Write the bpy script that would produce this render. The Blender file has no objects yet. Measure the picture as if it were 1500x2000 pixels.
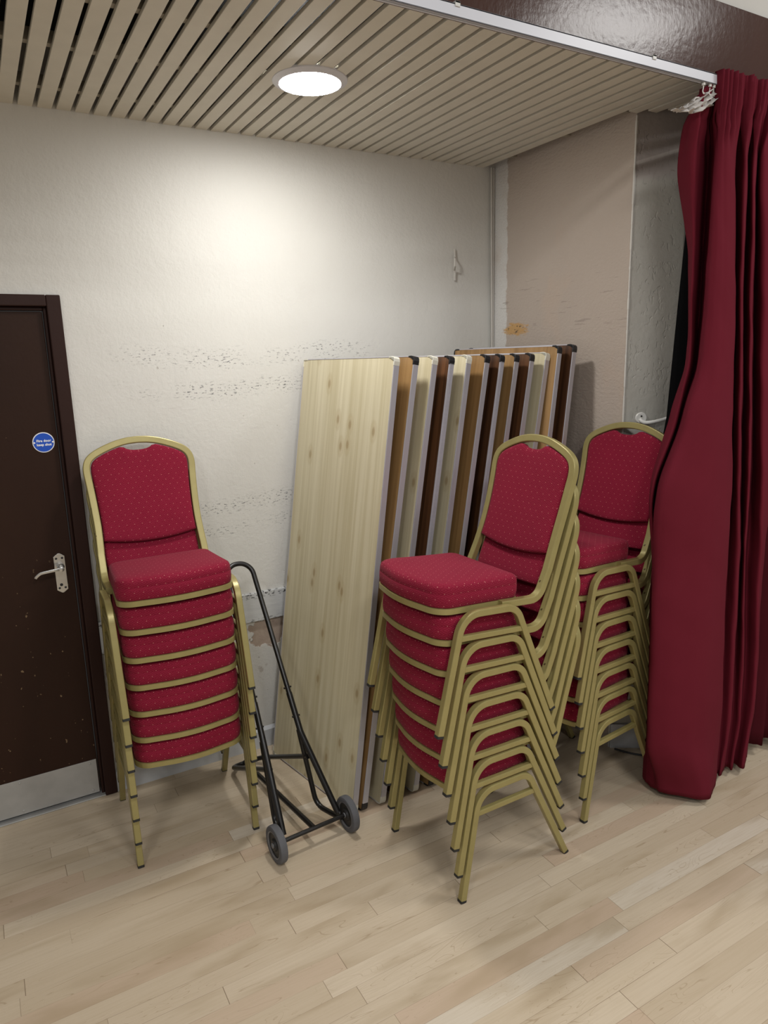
import bpy, bmesh, math, random
from mathutils import Vector, Matrix
random.seed(7)
C = bpy.context.scene.collection
R = math.radians

# ------------------------------------------------------------------ helpers
class MB:
    """collects vertices and faces, then links them as one mesh object"""
    def __init__(s): s.v = []; s.f = []; s.m = []
    def add(s, vs, fs, mi=0):
        b = len(s.v); s.v += [tuple(v) for v in vs]; s.f += [tuple(i + b for i in f) for f in fs]; s.m += [mi] * len(fs)
    def box(s, x0, x1, y0, y1, z0, z1, mi=0):
        s.add([(x0,y0,z0),(x1,y0,z0),(x1,y1,z0),(x0,y1,z0),(x0,y0,z1),(x1,y0,z1),(x1,y1,z1),(x0,y1,z1)],
              [(0,3,2,1),(4,5,6,7),(0,1,5,4),(1,2,6,5),(2,3,7,6),(3,0,4,7)], mi)
    def sweep(s, path, prof, ref, closed=False, cap=True, mi=0):
        """prof: list of (a,b) in (lateral, normal); ref: lateral direction at the start"""
        P = [Vector(p) for p in path]; n = len(P); np_ = len(prof); rings = []
        lat = Vector(ref).normalized(); prev = None
        for i in range(n):
            a = P[i-1] if (i > 0 or closed) else P[i]; b = P[(i+1) % n] if (i < n-1 or closed) else P[i]
            d1 = (P[i]-a); d2 = (b-P[i])
            d1 = d1.normalized() if d1.length > 1e-9 else d2.normalized()
            d2 = d2.normalized() if d2.length > 1e-9 else d1
            t = (d1+d2).normalized()
            if prev is not None: lat = prev.rotation_difference(t) @ lat
            lat = (lat - t*lat.dot(t)).normalized(); nor = t.cross(lat); prev = t
            k = 1/max(.5, math.sqrt(max(0, (1+d1.dot(d2))/2)))
            bd = (d2-d1); bd = bd.normalized() if bd.length > 1e-6 else None
            ring = []
            for (u, w) in prof:
                o = lat*u + nor*w
                if bd is not None and k > 1.0001: o = o + bd*(o.dot(bd))*(k-1)
                ring.append(P[i]+o)
            rings.append(ring)
        vs = [v for r in rings for v in r]; fs = []
        m = n if closed else n-1
        for i in range(m):
            j = (i+1) % n
            for q in range(np_):
                fs.append((i*np_+q, i*np_+(q+1) % np_, j*np_+(q+1) % np_, j*np_+q))
        if cap and not closed:
            fs.append(tuple(range(np_))[::-1]); fs.append(tuple((n-1)*np_+q for q in range(np_)))
        s.add(vs, fs, mi)
    def tube(s, path, r, seg=12, closed=False, mi=0):
        prof = [(r*math.cos(2*math.pi*q/seg), r*math.sin(2*math.pi*q/seg)) for q in range(seg)]
        d = (Vector(path[1])-Vector(path[0])).normalized()
        ref = Vector((0,0,1)) if abs(d.z) < .8 else Vector((1,0,0))
        ref = ref - d*ref.dot(d)
        s.sweep(path, prof, ref, closed, True, mi)
    def lathe(s, prof, origin, axis, seg=32, mi=0, closed=False):
        """prof: list of (radius, height along axis)"""
        ax = Vector(axis).normalized(); u = ax.orthogonal().normalized(); w = ax.cross(u); o = Vector(origin)
        vs = []; n = len(prof)
        for (r, h) in prof:
            for q in range(seg):
                a = 2*math.pi*q/seg; vs.append(o+ax*h+(u*math.cos(a)+w*math.sin(a))*r)
        fs = []
        for i in range(n if closed else n-1):
            j = (i+1) % n
            for q in range(seg): fs.append((i*seg+q, i*seg+(q+1) % seg, j*seg+(q+1) % seg, j*seg+q))
        if not closed: fs.append(tuple(range(seg))[::-1]); fs.append(tuple((n-1)*seg+q for q in range(seg)))
        s.add(vs, fs, mi)
    def build(s, name, mat, parent=None, smooth=None, uv=False, bevel=0, recalc=True):
        me = bpy.data.meshes.new(name); me.from_pydata(s.v, [], s.f); me.update()
        mats = mat if isinstance(mat, (list, tuple)) else [mat]
        for m in mats: me.materials.append(m)
        if len(mats) > 1:
            for p, mi in zip(me.polygons, s.m): p.material_index = mi
        if recalc:
            bm = bmesh.new(); bm.from_mesh(me); bmesh.ops.recalc_face_normals(bm, faces=bm.faces); bm.to_mesh(me); bm.free()
        if uv:
            ul = me.uv_layers.new(name='UVMap')
            for p in me.polygons:
                nx, ny, nz = (abs(c) for c in p.normal)
                for li in p.loop_indices:
                    c = me.vertices[me.loops[li].vertex_index].co
                    if nz >= nx and nz >= ny*1.15: t = (c.x, c.y)
                    elif ny >= nx: t = (c.x, c.z)
                    else: t = (c.y, c.z)
                    ul.data[li].uv = t
        o = bpy.data.objects.new(name, me); C.objects.link(o)
        if parent: o.parent = parent
        if smooth is not None:
            for p in me.polygons: p.use_smooth = True
            try: me.set_sharp_from_angle(angle=R(smooth))
            except Exception: pass
        if bevel:
            b = o.modifiers.new('bevel', 'BEVEL'); b.width = bevel; b.segments = 2; b.limit_method = 'ANGLE'; b.angle_limit = R(40)
        return o

def empty(name, loc=(0,0,0), rot=(0,0,0)):
    o = bpy.data.objects.new(name, None); C.objects.link(o); o.location = loc; o.rotation_euler = rot
    o.empty_display_size = .05
    return o
def tag(o, label=None, cat=None, group=None, kind=None):
    if label: o['label'] = label
    if cat: o['category'] = cat
    if group: o['group'] = group
    if kind: o['kind'] = kind
    return o
def kids(o): return [c for c in bpy.data.objects if c.parent == o]
def copy_tree(o, parent=None):
    ch = kids(o)
    c = o.copy(); C.objects.link(c); c.parent = parent
    for k in ch: copy_tree(k, c)
    return c
def rrect(w, h, b):
    """rounded rectangle profile, half sizes w, h, chamfer b"""
    return [(w-b,-h),(w-b*.3,-h+b*.3),(w,-h+b),(w,h-b),(w-b*.3,h-b*.3),(w-b,h),(-w+b,h),(-w+b*.3,h-b*.3),(-w,h-b),(-w,-h+b),(-w+b*.3,-h+b*.3),(-w+b,-h)]
def fillet(pts, rad, seg=7):
    """round the inner corners of an open polyline"""
    P = [Vector(p) for p in pts]; out = [P[0]]
    for i in range(1, len(P)-1):
        r = rad[i-1] if isinstance(rad, (list, tuple)) else rad
        a = (P[i-1]-P[i]); b = (P[i+1]-P[i]); la, lb = a.length, b.length; a.normalize(); b.normalize()
        ang = a.angle(b)
        d = min(r/math.tan(ang/2), la*.49, lb*.49) if ang < math.pi-1e-3 else 0
        if d <= 1e-6: out.append(P[i]); continue
        rr = d*math.tan(ang/2); c = P[i]+(a+b).normalized()*(rr/math.sin(ang/2))
        u = (P[i]+a*d-c); v = (P[i]+b*d-c); th = u.angle(v); ax = u.cross(v).normalized()
        for k in range(seg+1): out.append(c+Matrix.Rotation(th*k/seg, 3, ax) @ u)
    out.append(P[-1]); return out
def crom(pts, per=6):
    P = [Vector(p) for p in pts]; out = []
    for i in range(len(P)-1):
        p0 = P[max(i-1,0)]; p1 = P[i]; p2 = P[i+1]; p3 = P[min(i+2,len(P)-1)]
        for k in range(per):
            t = k/per
            out.append(.5*((2*p1)+(p2-p0)*t+(2*p0-5*p1+4*p2-p3)*t*t+(3*p1-p0-3*p2+p3)*t**3))
    out.append(P[-1]); return out

# ---------------------------------------------------------------- materials
class NT:
    def __init__(s, name):
        m = bpy.data.materials.new(name); m.use_nodes = True; s.m = m; s.t = m.node_tree; s.n = s.t.nodes
        s.b = s.n['Principled BSDF']; s.out = s.n['Material Output']
    def node(s, typ, **kw):
        n = s.n.new(typ)
        for k, v in kw.items(): setattr(n, k, v)
        return n
    def link(s, a, b): s.t.links.new(a, b)
    def val(s, sock, v):
        if hasattr(v, 'links') or hasattr(v, 'is_output'): s.link(v, sock)
        else: sock.default_value = v
    def math(s, op, a, b=0.0, c=None, clamp=False):
        n = s.node('ShaderNodeMath', operation=op); n.use_clamp = clamp
        s.val(n.inputs[0], a); s.val(n.inputs[1], b)
        if c is not None: s.val(n.inputs[2], c)
        return n.outputs[0]
    def mix(s, fac, a, b, blend='MIX'):
        n = s.node('ShaderNodeMix', data_type='RGBA', blend_type=blend)
        s.val(n.inputs[0], fac); s.val(n.inputs[6], a if not isinstance(a, tuple) else (*a[:3], 1)); s.val(n.inputs[7], b if not isinstance(b, tuple) else (*b[:3], 1))
        return n.outputs[2]
    def obj(s): return s.node('ShaderNodeTexCoord').outputs['Object']
    def uv(s): return s.node('ShaderNodeTexCoord').outputs['UV']
    def map(s, vec, scale=(1,1,1), loc=(0,0,0), rot=(0,0,0)):
        n = s.node('ShaderNodeMapping'); s.link(vec, n.inputs[0]); n.inputs[1].default_value = loc; n.inputs[2].default_value = rot; n.inputs[3].default_value = scale
        return n.outputs[0]
    def sep(s, vec):
        n = s.node('ShaderNodeSeparateXYZ'); s.link(vec, n.inputs[0]); return n.outputs
    def comb(s, x, y, z=0.0):
        n = s.node('ShaderNodeCombineXYZ'); s.val(n.inputs[0], x); s.val(n.inputs[1], y); s.val(n.inputs[2], z); return n.outputs[0]
    def noise(s, vec, scale=5, detail=3, rough=.5, dist=0):
        n = s.node('ShaderNodeTexNoise'); s.link(vec, n.inputs['Vector']); n.inputs['Scale'].default_value = scale; n.inputs['Detail'].default_value = detail
        n.inputs['Roughness'].default_value = rough; n.inputs['Distortion'].default_value = dist
        return n.outputs['Fac']
    def vor(s, vec, scale=5, rnd=1.0, dims='3D'):
        n = s.node('ShaderNodeTexVoronoi', voronoi_dimensions=dims); s.link(vec, n.inputs['Vector']); n.inputs['Scale'].default_value = scale; n.inputs['Randomness'].default_value = rnd
        return n.outputs['Distance']
    def ramp(s, fac, stops):
        n = s.node('ShaderNodeValToRGB'); s.link(fac, n.inputs[0]); e = n.color_ramp.elements
        while len(e) < len(stops): e.new(.5)
        for i, (p, c) in enumerate(stops):
            e[i].position = p; e[i].color = (c, c, c, 1) if not isinstance(c, tuple) else (*c[:3], 1)
        return n.outputs[0]
    def step(s, v, a, b):
        n = s.node('ShaderNodeMapRange', interpolation_type='SMOOTHSTEP'); s.val(n.inputs[0], v); n.inputs[1].default_value = a; n.inputs[2].default_value = b
        return n.outputs[0]
    def band(s, v, c, w, soft):
        d = s.math('ABSOLUTE', s.math('SUBTRACT', v, c)); n = s.node('ShaderNodeMapRange', interpolation_type='SMOOTHSTEP')
        s.val(n.inputs[0], d); n.inputs[1].default_value = w+soft; n.inputs[2].default_value = w; return n.outputs[0]
    def bump(s, h, strength=.2, dist=.002):
        n = s.node('ShaderNodeBump'); n.inputs['Strength'].default_value = strength; n.inputs['Distance'].default_value = dist; s.val(n.inputs['Height'], h)
        s.link(n.outputs[0], s.b.inputs['Normal'])
    def base(s, c):
        if isinstance(c, tuple): s.b.inputs['Base Color'].default_value = (*c[:3], 1)
        else: s.link(c, s.b.inputs['Base Color'])
    def set(s, rough=.5, metal=0.0, spec=None, sheen=None):
        s.val(s.b.inputs['Roughness'], rough); s.b.inputs['Metallic'].default_value = metal
        if spec is not None: s.b.inputs['Specular IOR Level'].default_value = spec
        if sheen is not None: s.b.inputs['Sheen Weight'].default_value = sheen
        return s.m

def plain(name, col, rough=.5, metal=0, spec=None, var=.06, bump=.0, bscale=200):
    t = NT(name); o = t.obj(); n = t.noise(o, 14, 4)
    d = tuple(c*(1-var*2) for c in col); l = tuple(min(1, c*(1+var)) for c in col)
    t.base(t.mix(n, d, l))
    if bump: t.bump(t.noise(o, bscale, 3), bump, .001)
    return t.set(rough, metal, spec)

def mat_fabric():
    t = NT('banquet_fabric'); uv = t.uv(); x, y, _ = t.sep(uv)
    sx, sy = .029, .020
    def dots(ox, oy):
        fx = t.math('SUBTRACT', t.math('FRACT', t.math('ADD', t.math('DIVIDE', x, sx), ox)), .5)
        fy = t.math('SUBTRACT', t.math('FRACT', t.math('ADD', t.math('DIVIDE', y, sy*2), oy)), .5)
        dx = t.math('MULTIPLY', fx, sx); dy = t.math('MULTIPLY', fy, sy*2)
        d = t.math('SQRT', t.math('ADD', t.math('MULTIPLY', dx, dx), t.math('MULTIPLY', dy, dy)))
        n = t.node('ShaderNodeMapRange'); t.link(d, n.inputs[0]); n.inputs[1].default_value = .0017; n.inputs[2].default_value = .0008; return n.outputs[0]
    dot = t.math('MAXIMUM', dots(0, 0), dots(.5, .5))
    c = .0135
    px = t.math('FLOOR', t.math('DIVIDE', x, c)); py = t.math('FLOOR', t.math('DIVIDE', y, c))
    par = t.math('MODULO', t.math('ABSOLUTE', t.math('ADD', px, py)), 2.0)
    s1 = t.math('SINE', t.math('MULTIPLY', t.math('ADD', x, t.math('MULTIPLY', y, 2.0)), 2*math.pi/.0135))
    s2 = t.math('SINE', t.math('MULTIPLY', t.math('SUBTRACT', x, t.math('MULTIPLY', y, 2.0)), 2*math.pi/.0135))
    w = t.math('ADD', t.math('MULTIPLY', s1, par), t.math('MULTIPLY', s2, t.math('SUBTRACT', 1.0, par)))
    line = t.step(w, .60, .95)
    var = t.noise(t.obj(), 9, 4)
    b = t.mix(var, (.178, .0066, .0228), (.222, .0093, .030))
    b = t.mix(t.math('MULTIPLY', line, .50), b, (.36, .034, .070))
    b = t.mix(t.math('MULTIPLY', dot, .75), b, (.62, .25, .22))
    t.base(b); fine = t.noise(uv, 900, 2)
    t.bump(t.math('ADD', t.math('MULTIPLY', w, .3), fine), .35, .0012)
    return t.set(.85, 0, .12, .04)

def mat_gold():
    t = NT('gold_paint'); o = t.obj(); n = t.noise(o, 20, 4)
    c = t.mix(n, (.285, .238, .088), (.37, .315, .128))
    chip = t.step(t.noise(o, 60, 2), .74, .77)
    t.base(t.mix(chip, c, (.10, .07, .03)))
    return t.set(.36, .28, .5)

def mat_laminate(name, dark, light, knots, scale=1.0):
    t = NT(name); o = t.obj(); x, y, z = t.sep(o)
    oi = t.node('ShaderNodeObjectInfo').outputs['Random']
    v = t.comb(t.math('ADD', x, t.math('MULTIPLY', oi, 13.0)), t.math('ADD', y, t.math('MULTIPLY', oi, 31.0)), t.math('ADD', z, t.math('MULTIPLY', oi, 7.0)))
    g1 = t.noise(t.map(v, (60, 60, 1.2)), 1.0, 5, .6, .3); g2 = t.noise(t.map(v, (14, 14, .5)), 1.0, 2, .5, .5)
    f = t.math('ADD', t.math('MULTIPLY', g1, .6), t.math('MULTIPLY', g2, .45))
    c = t.mix(t.step(f, .33, .72), dark, light)
    if knots:
        vv = t.sep(v); kv = t.comb(t.math('MULTIPLY', vv[1], 6.5), t.math('MULTIPLY', vv[2], 3.1)); d = t.vor(kv, 1.0, dims='2D')
        k = t.step(d, .085, .03); ring = t.band(d, .10, .02, .05); c = t.mix(t.math('MULTIPLY', ring, .25), c, (.42, .33, .17)); c = t.mix(t.math('MULTIPLY', k, .65), c, (.30, .20, .085))
    t.base(c); return t.set(.38, 0, .4)

def mat_floor():
    t = NT('maple_strip_floor'); x, y, _ = t.sep(t.obj()); W, L = .069, .85
    yy = t.math('DIVIDE', y, W); row = t.math('FLOOR', yy)
    wn = t.node('ShaderNodeTexWhiteNoise', noise_dimensions='1D'); t.link(row, wn.inputs['W'])
    xs = t.math('ADD', t.math('DIVIDE', x, L), t.math('MULTIPLY', wn.outputs['Value'], 17.0)); col = t.math('FLOOR', xs)
    w2 = t.node('ShaderNodeTexWhiteNoise', noise_dimensions='2D'); t.link(t.comb(col, row), w2.inputs['Vector']); idc = t.sep(w2.outputs['Color'])
    a, b, c = idc[0], idc[1], idc[2]
    fy = t.math('FRACT', yy); fx = t.math('FRACT', xs)
    ey = t.math('MINIMUM', fy, t.math('SUBTRACT', 1.0, fy)); ex = t.math('MINIMUM', fx, t.math('SUBTRACT', 1.0, fx))
    ly = t.step(t.math('MULTIPLY', ey, W), .0011, .0004); lx = t.step(t.math('MULTIPLY', ex, L), .0014, .0006)
    gapvar = t.noise(t.comb(t.math('MULTIPLY', x, 1.1), t.math('MULTIPLY', row, 3.7)), 1.0, 2)
    gap = t.math('MAXIMUM', t.math('MULTIPLY', ly, t.step(gapvar, .35, .75)), t.math('MULTIPLY', lx, t.step(c, .1, .6)))
    v = t.comb(t.math('ADD', x, t.math('MULTIPLY', a, 40.0)), t.math('ADD', y, t.math('MULTIPLY', b, 40.0)), t.math('MULTIPLY', c, 9.0))
    fine = t.noise(t.map(v, (6, 150, 1)), 1.0, 4, .6)
    broad = t.noise(t.map(v, (2.2, 9, 1)), 1.0, 3, .5, .4)
    rings = t.noise(t.map(v, (1.6, 13, 1)), 1.0, 2, .5, 1.2)
    rg = t.math('ABSOLUTE', t.math('SINE', t.math('MULTIPLY', rings, 62.0))); rg = t.math('MULTIPLY', t.step(rg, .22, .0), t.step(t.noise(t.map(v, (3, 18, 1)), 1.0, 1), .46, .62))
    base = t.mix(a, (.505, .408, .292), (.600, .503, .380))
    base = t.mix(t.math('MULTIPLY', t.step(b, .90, .99), .7), base, (.50, .365, .265))
    base = t.mix(t.math('MULTIPLY', t.step(c, .93, .98), .55), base, (.66, .60, .51))
    base = t.mix(t.math('MULTIPLY', t.step(broad, .48, .74), .62), base, (.36, .268, .165))
    base = t.mix(t.math('MULTIPLY', t.step(fine, .35, .75), .34), base, (.44, .345, .23))
    base = t.mix(t.math('MULTIPLY', rg, .52), base, (.30, .21, .12))
    speck = t.step(t.noise(t.map(v, (30, 75, 1)), 1.0, 2), .765, .80)
    base = t.mix(t.math('MULTIPLY', speck, .45), base, (.20, .13, .08))
    base = t.mix(t.math('MULTIPLY', gap, .78), base, (.14, .085, .045))
    t.base(base); t.bump(t.math('SUBTRACT', t.math('MULTIPLY', fine, .15), gap), .25, .001)
    return t.set(t.math('ADD', t.math('MULTIPLY', broad, .15), .36), 0, .38)

def mat_backwall():
    t = NT('scuffed_cream_paint'); o = t.obj(); x, y, z = t.sep(o)
    n = t.noise(o, 1.3, 3); c = t.mix(n, (.600, .588, .552), (.650, .638, .602))
    big = t.noise(t.map(o, (3, 1, 2)), 1.0, 4); c = t.mix(t.math('MULTIPLY', t.step(big, .5, .8), .3), c, (.56, .535, .50))
    # scuffs rubbed along by furniture, in rows
    wob = t.math('ADD', z, t.math('MULTIPLY', t.math('SUBTRACT', t.noise(t.map(o, (1.7, 1, 0)), 1.0, 2), .5), .10))
    bands = t.math('ADD', t.math('ADD', t.band(wob, 1.86, .012, .05), t.band(wob, 1.725, .010, .045)), t.math('ADD', t.band(wob, 1.215, .012, .045), t.math('MULTIPLY', t.band(wob, 1.115, .008, .035), .8)))
    inx = t.math('MULTIPLY', t.step(x, .42, .70), t.step(x, 1.75, 1.5))
    fl = t.noise(t.map(o, (48, 1, 150)), 1.0, 5, .68); clus = t.noise(t.map(o, (5, 1, 6), (3, 0, 1)), 1.0, 2)
    m = t.math('MULTIPLY', t.math('MULTIPLY', bands, inx, clamp=True), t.math('MULTIPLY', t.step(fl, .565, .605), t.step(clus, .36, .52)))
    c = t.mix(t.math('MULTIPLY', m, .88), c, (.085, .085, .09))
    # long thin scratches
    sc = t.noise(t.map(o, (4, 1, 160), (0, 0, 0), (0, R(4), 0)), 1.0, 3, .5); scm = t.math('MULTIPLY', t.step(sc, .70, .74), t.math('MULTIPLY', t.step(z, 2.0, 1.85), t.step(x, .3, .5)))
    c = t.mix(t.math('MULTIPLY', scm, .40), c, (.36, .32, .30))
    # sparse chips and dents
    ch = t.math('MULTIPLY', t.step(t.noise(t.map(o, (26, 1, 19)), 1.0, 2), .745, .765), .7); c = t.mix(ch, c, (.42, .385, .35))
    # bare plaster patch below the dado rail
    dx = t.math('DIVIDE', t.math('SUBTRACT', x, 1.075), .085); dz = t.math('DIVIDE', t.math('SUBTRACT', z, .585), .085)
    dd = t.math('ADD', t.math('SQRT', t.math('ADD', t.math('MULTIPLY', dx, dx), t.math('MULTIPLY', dz, dz))), t.math('MULTIPLY', t.math('SUBTRACT', t.noise(o, 16, 4), .5), 1.5))
    pm = t.math('MULTIPLY', t.step(dd, 1.0, .93), t.step(z, .66, .65)); c = t.mix(pm, c, t.mix(t.noise(o, 40, 4), (.33, .25, .20), (.50, .41, .34)))
    low = t.math('MULTIPLY', t.step(z, .62, .5), t.step(t.noise(t.map(o, (9, 1, 14)), 1.0, 4, .7), .60, .66)); c = t.mix(t.math('MULTIPLY', low, .55), c, (.36, .31, .27))
    t.base(c)
    h = t.math('ADD', t.math('MULTIPLY', t.noise(o, 70, 4, .6), .5), t.math('MULTIPLY', t.noise(t.map(o, (9, 9, 5)), 1.0, 5, .6), 1.2))
    h = t.math('SUBTRACT', h, t.math('ADD', t.math('MULTIPLY', pm, .8), t.math('MULTIPLY', ch, .6))); t.bump(h, .55, .006)
    return t.set(.55, 0, .35)

def mat_sidewall():
    t = NT('taupe_plaster'); o = t.obj(); x, y, z = t.sep(o)
    c = t.mix(t.noise(o, 2.2, 4), (.42, .352, .30), (.485, .415, .355))
    # rough filler strip in the corner
    e = t.math('ADD', y, t.math('MULTIPLY', t.math('SUBTRACT', t.noise(t.map(o, (1, 30, 22)), 1.0, 4, .7), .5), .05))
    c = t.mix(t.step(e, 2.905, 2.915), c, t.mix(t.noise(o, 160, 2), (.52, .505, .48), (.74, .72, .69)))
    # orange rub mark
    dy = t.math('DIVIDE', t.math('SUBTRACT', y, 2.84), .11); dz = t.math('DIVIDE', t.math('SUBTRACT', z, 1.955), .035)
    dd = t.math('SQRT', t.math('ADD', t.math('MULTIPLY', dy, dy), t.math('MULTIPLY', dz, dz)))
    rub = t.math('MULTIPLY', t.step(t.math('ADD', dd, t.math('MULTIPLY', t.math('SUBTRACT', t.noise(t.map(o, (1, 18, 60)), 1.0, 5, .7), .5), 2.2)), 1.0, .6), .85)
    c = t.mix(rub, c, (.52, .30, .10))
    blk = t.math('MULTIPLY', t.step(dd, 1.0, .4), t.step(t.noise(t.map(o, (1, 60, 110)), 1.0, 3), .60, .64)); c = t.mix(t.math('MULTIPLY', blk, .8), c, (.06, .05, .04))
    s = t.math('MULTIPLY', t.step(t.noise(t.map(o, (1, 9, 95)), 1.0, 4), .66, .70), t.band(z, 2.05, .06, .12)); c = t.mix(t.math('MULTIPLY', s, .5), c, (.24, .20, .17))
    pinky = t.math('MULTIPLY', t.step(t.noise(t.map(o, (1, 4, 3)), 1.0, 3), .58, .72), .3); c = t.mix(pinky, c, (.50, .38, .29))
    t.base(c)
    t.bump(t.math('ADD', t.noise(t.map(o, (60, 60, 95)), 1.0, 4, .6), t.math('MULTIPLY', t.noise(o, 14, 4), 1.0)), .6, .005)
    return t.set(.7, 0, .25)

def mat_splay():
    t = NT('rough_grey_plaster'); o = t.obj(); x, y, z = t.sep(o)
    c = t.mix(t.noise(o, 3.5, 4), (.36, .348, .315), (.46, .448, .41))
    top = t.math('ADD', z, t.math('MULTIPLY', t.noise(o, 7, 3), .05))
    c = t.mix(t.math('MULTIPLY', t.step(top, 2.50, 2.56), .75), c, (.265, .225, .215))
    c = t.mix(t.math('MULTIPLY', t.band(t.math('SUBTRACT', z, t.math('MULTIPLY', x, .3)), 1.84, .004, .006), .5), c, (.5, .46, .43))
    t.base(c)
    gou = t.math('MULTIPLY', t.step(t.noise(t.map(o, (75, 75, 34)), 1.0, 2, .5, .4), .57, .64), t.step(t.noise(o, 9, 2), .42, .6))
    t.bump(t.math('SUBTRACT', t.math('MULTIPLY', t.noise(o, 60, 4), .7), t.math('MULTIPLY', gou, .8)), .55, .005)
    return t.set(.75, 0, .25)

def mat_gloss_brown(name, a, b, rough, chips, spec=.5):
    t = NT(name); o = t.obj(); x, y, z = t.sep(o)
    c = t.mix(t.noise(t.map(o, (7, 7, 1.5)), 1.0, 4), a, b)
    if chips:
        m = t.math('MULTIPLY', t.step(t.noise(t.map(o, (48, 1, 40)), 1.0, 2), .695, .715), t.step(z, 1.25, .75))
        m2 = t.math('MULTIPLY', t.step(t.noise(t.map(o, (30, 1, 34), (5, 0, 2)), 1.0, 3), .73, .75), .7)
        m = t.math('MAXIMUM', m, m2)
        c = t.mix(t.math('MULTIPLY', m, .8), c, (.24, .16, .09))
    t.base(c); t.bump(t.math('ADD', t.noise(t.map(o, (70, 70, 55)), 1.0, 4), t.math('MULTIPLY', t.noise(o, 12, 4), 1.5)), .16, .003)
    return t.set(rough, 0, spec)

def mat_curtain(name, a, b, weave=True):
    t = NT(name); o = t.obj()
    t.base(t.mix(t.noise(o, 5, 3), a, b)); t.bump(t.noise(o, 420, 2), .18, .001)
    return t.set(.9, 0, .08, 0)

M = {}
M['fabric'] = mat_fabric(); M['gold'] = mat_gold()
M['rubber'] = plain('black_rubber', (.018,.017,.016), .7)
M['board'] = plain('dark_underboard', (.03,.02,.015), .8)
M['pine'] = mat_laminate('pale_pine_laminate', (.52,.455,.29), (.67,.61,.44), True)
M['oak'] = mat_laminate('oak_laminate', (.215,.120,.045), (.345,.205,.085), False)
M['walnut'] = mat_laminate('walnut_laminate', (.030,.012,.006), (.135,.058,.024), False)
M['alu'] = plain('aluminium_edging', (.56,.55,.60), .42, .55, .5, .04)
M['white_plastic'] = plain('cream_plastic', (.66,.645,.56), .45)
M['black_plastic'] = plain('black_plastic', (.012,.012,.014), .42)
M['steel_leg'] = plain('grey_leg_enamel', (.20,.20,.21), .4, .5)
M['floor'] = mat_floor(); M['backwall'] = mat_backwall(); M['sidewall'] = mat_sidewall(); M['splay'] = mat_splay()
M['slat'] = plain('cream_slat_paint', (.63,.60,.52), .55, 0, .3, .05, .15, 60)
M['batten'] = plain('batten_paint', (.34,.31,.25), .6)
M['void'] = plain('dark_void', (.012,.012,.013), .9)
M['door'] = mat_gloss_brown('dark_brown_door_paint', (.021,.0088,.0055), (.033,.0140,.0078), .48, True, .18)
M['frame'] = mat_gloss_brown('dark_brown_frame_paint', (.022,.0086,.0064), (.030,.0120,.0088), .48, False, .2)
M['fascia'] = mat_gloss_brown('gloss_brown_fascia', (.055,.026,.0195), (.084,.042,.032), .20, False, .20)
M['whitewall'] = plain('white_wall_paint', (.62,.60,.56), .6, 0, .3, .04, .3, 50)
M['chrome'] = plain('worn_chrome', (.62,.61,.59), .28, .85, .5, .10)
M['kick'] = plain('scratched_aluminium', (.46,.455,.44), .45, .45, .5, .12)
M['skirt'] = plain('white_gloss_skirting', (.55,.565,.585), .45, 0, .4, .07, .3, 40)
M['dado'] = None
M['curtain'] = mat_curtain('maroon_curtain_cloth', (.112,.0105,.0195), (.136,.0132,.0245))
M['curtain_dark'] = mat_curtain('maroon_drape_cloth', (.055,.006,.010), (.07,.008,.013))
M['lining'] = plain('black_lining_cloth', (.0045,.0045,.005), .95, 0, .05)
M['tape'] = plain('white_heading_tape', (.62,.59,.56), .8, 0, .2, .10, .4, 120)
M['track'] = plain('white_track_enamel', (.66,.67,.73), .35, 0, .45, .02)
M['nylon'] = plain('white_nylon', (.70,.69,.66), .4)
M['black_enamel'] = plain('black_enamel_tube', (.010,.009,.009), .30, .1, .5)
M['tyre'] = plain('grey_rubber_tyre', (.125,.125,.135), .75, 0, .25, .2, .5, 160)
M['hub'] = plain('dark_wheel_hub', (.022,.021,.021), .5, 0, .4)
M['hubring'] = plain('grey_hub_ring', (.20,.20,.21), .5, .3)
M['cable'] = plain('grey_cable_sheath', (.52,.49,.45), .5)
M['blue'] = plain('sign_blue', (.010,.080,.50), .35, 0, .5, .03)
M['signwhite'] = plain('sign_white', (.80,.81,.84), .4, 0, .4, .01)
def dado_mat():
    t = NT('flaking_white_rail_paint'); o = t.obj(); x, y, z = t.sep(o)
    c = t.mix(t.noise(t.map(o, (6, 1, 60)), 1.0, 4), (.46, .47, .475), (.60, .605, .60))
    edge = t.math('ADD', t.band(z, .775, .006, .02), t.math('MULTIPLY', t.band(z, .65, .003, .012), .6))
    m = t.math('MULTIPLY', edge, t.step(t.noise(t.map(o, (55, 1, 120)), 1.0, 4, .6), .52, .58), clamp=True)
    c = t.mix(m, c, (.03, .03, .035)); t.base(c); t.bump(t.noise(t.map(o, (30, 30, 120)), 1.0, 3), .3, .003)
    return t.set(.5, 0, .35)
M['dado'] = dado_mat()
def emis(name, col, s):
    t = NT(name); t.base((.8,.8,.8)); t.b.inputs['Emission Color'].default_value = (*col, 1); t.b.inputs['Emission Strength'].default_value = s
    return t.set(.4)
M['lamp'] = emis('lit_diffuser', (1.0, .985, .95), 132.0)

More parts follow.
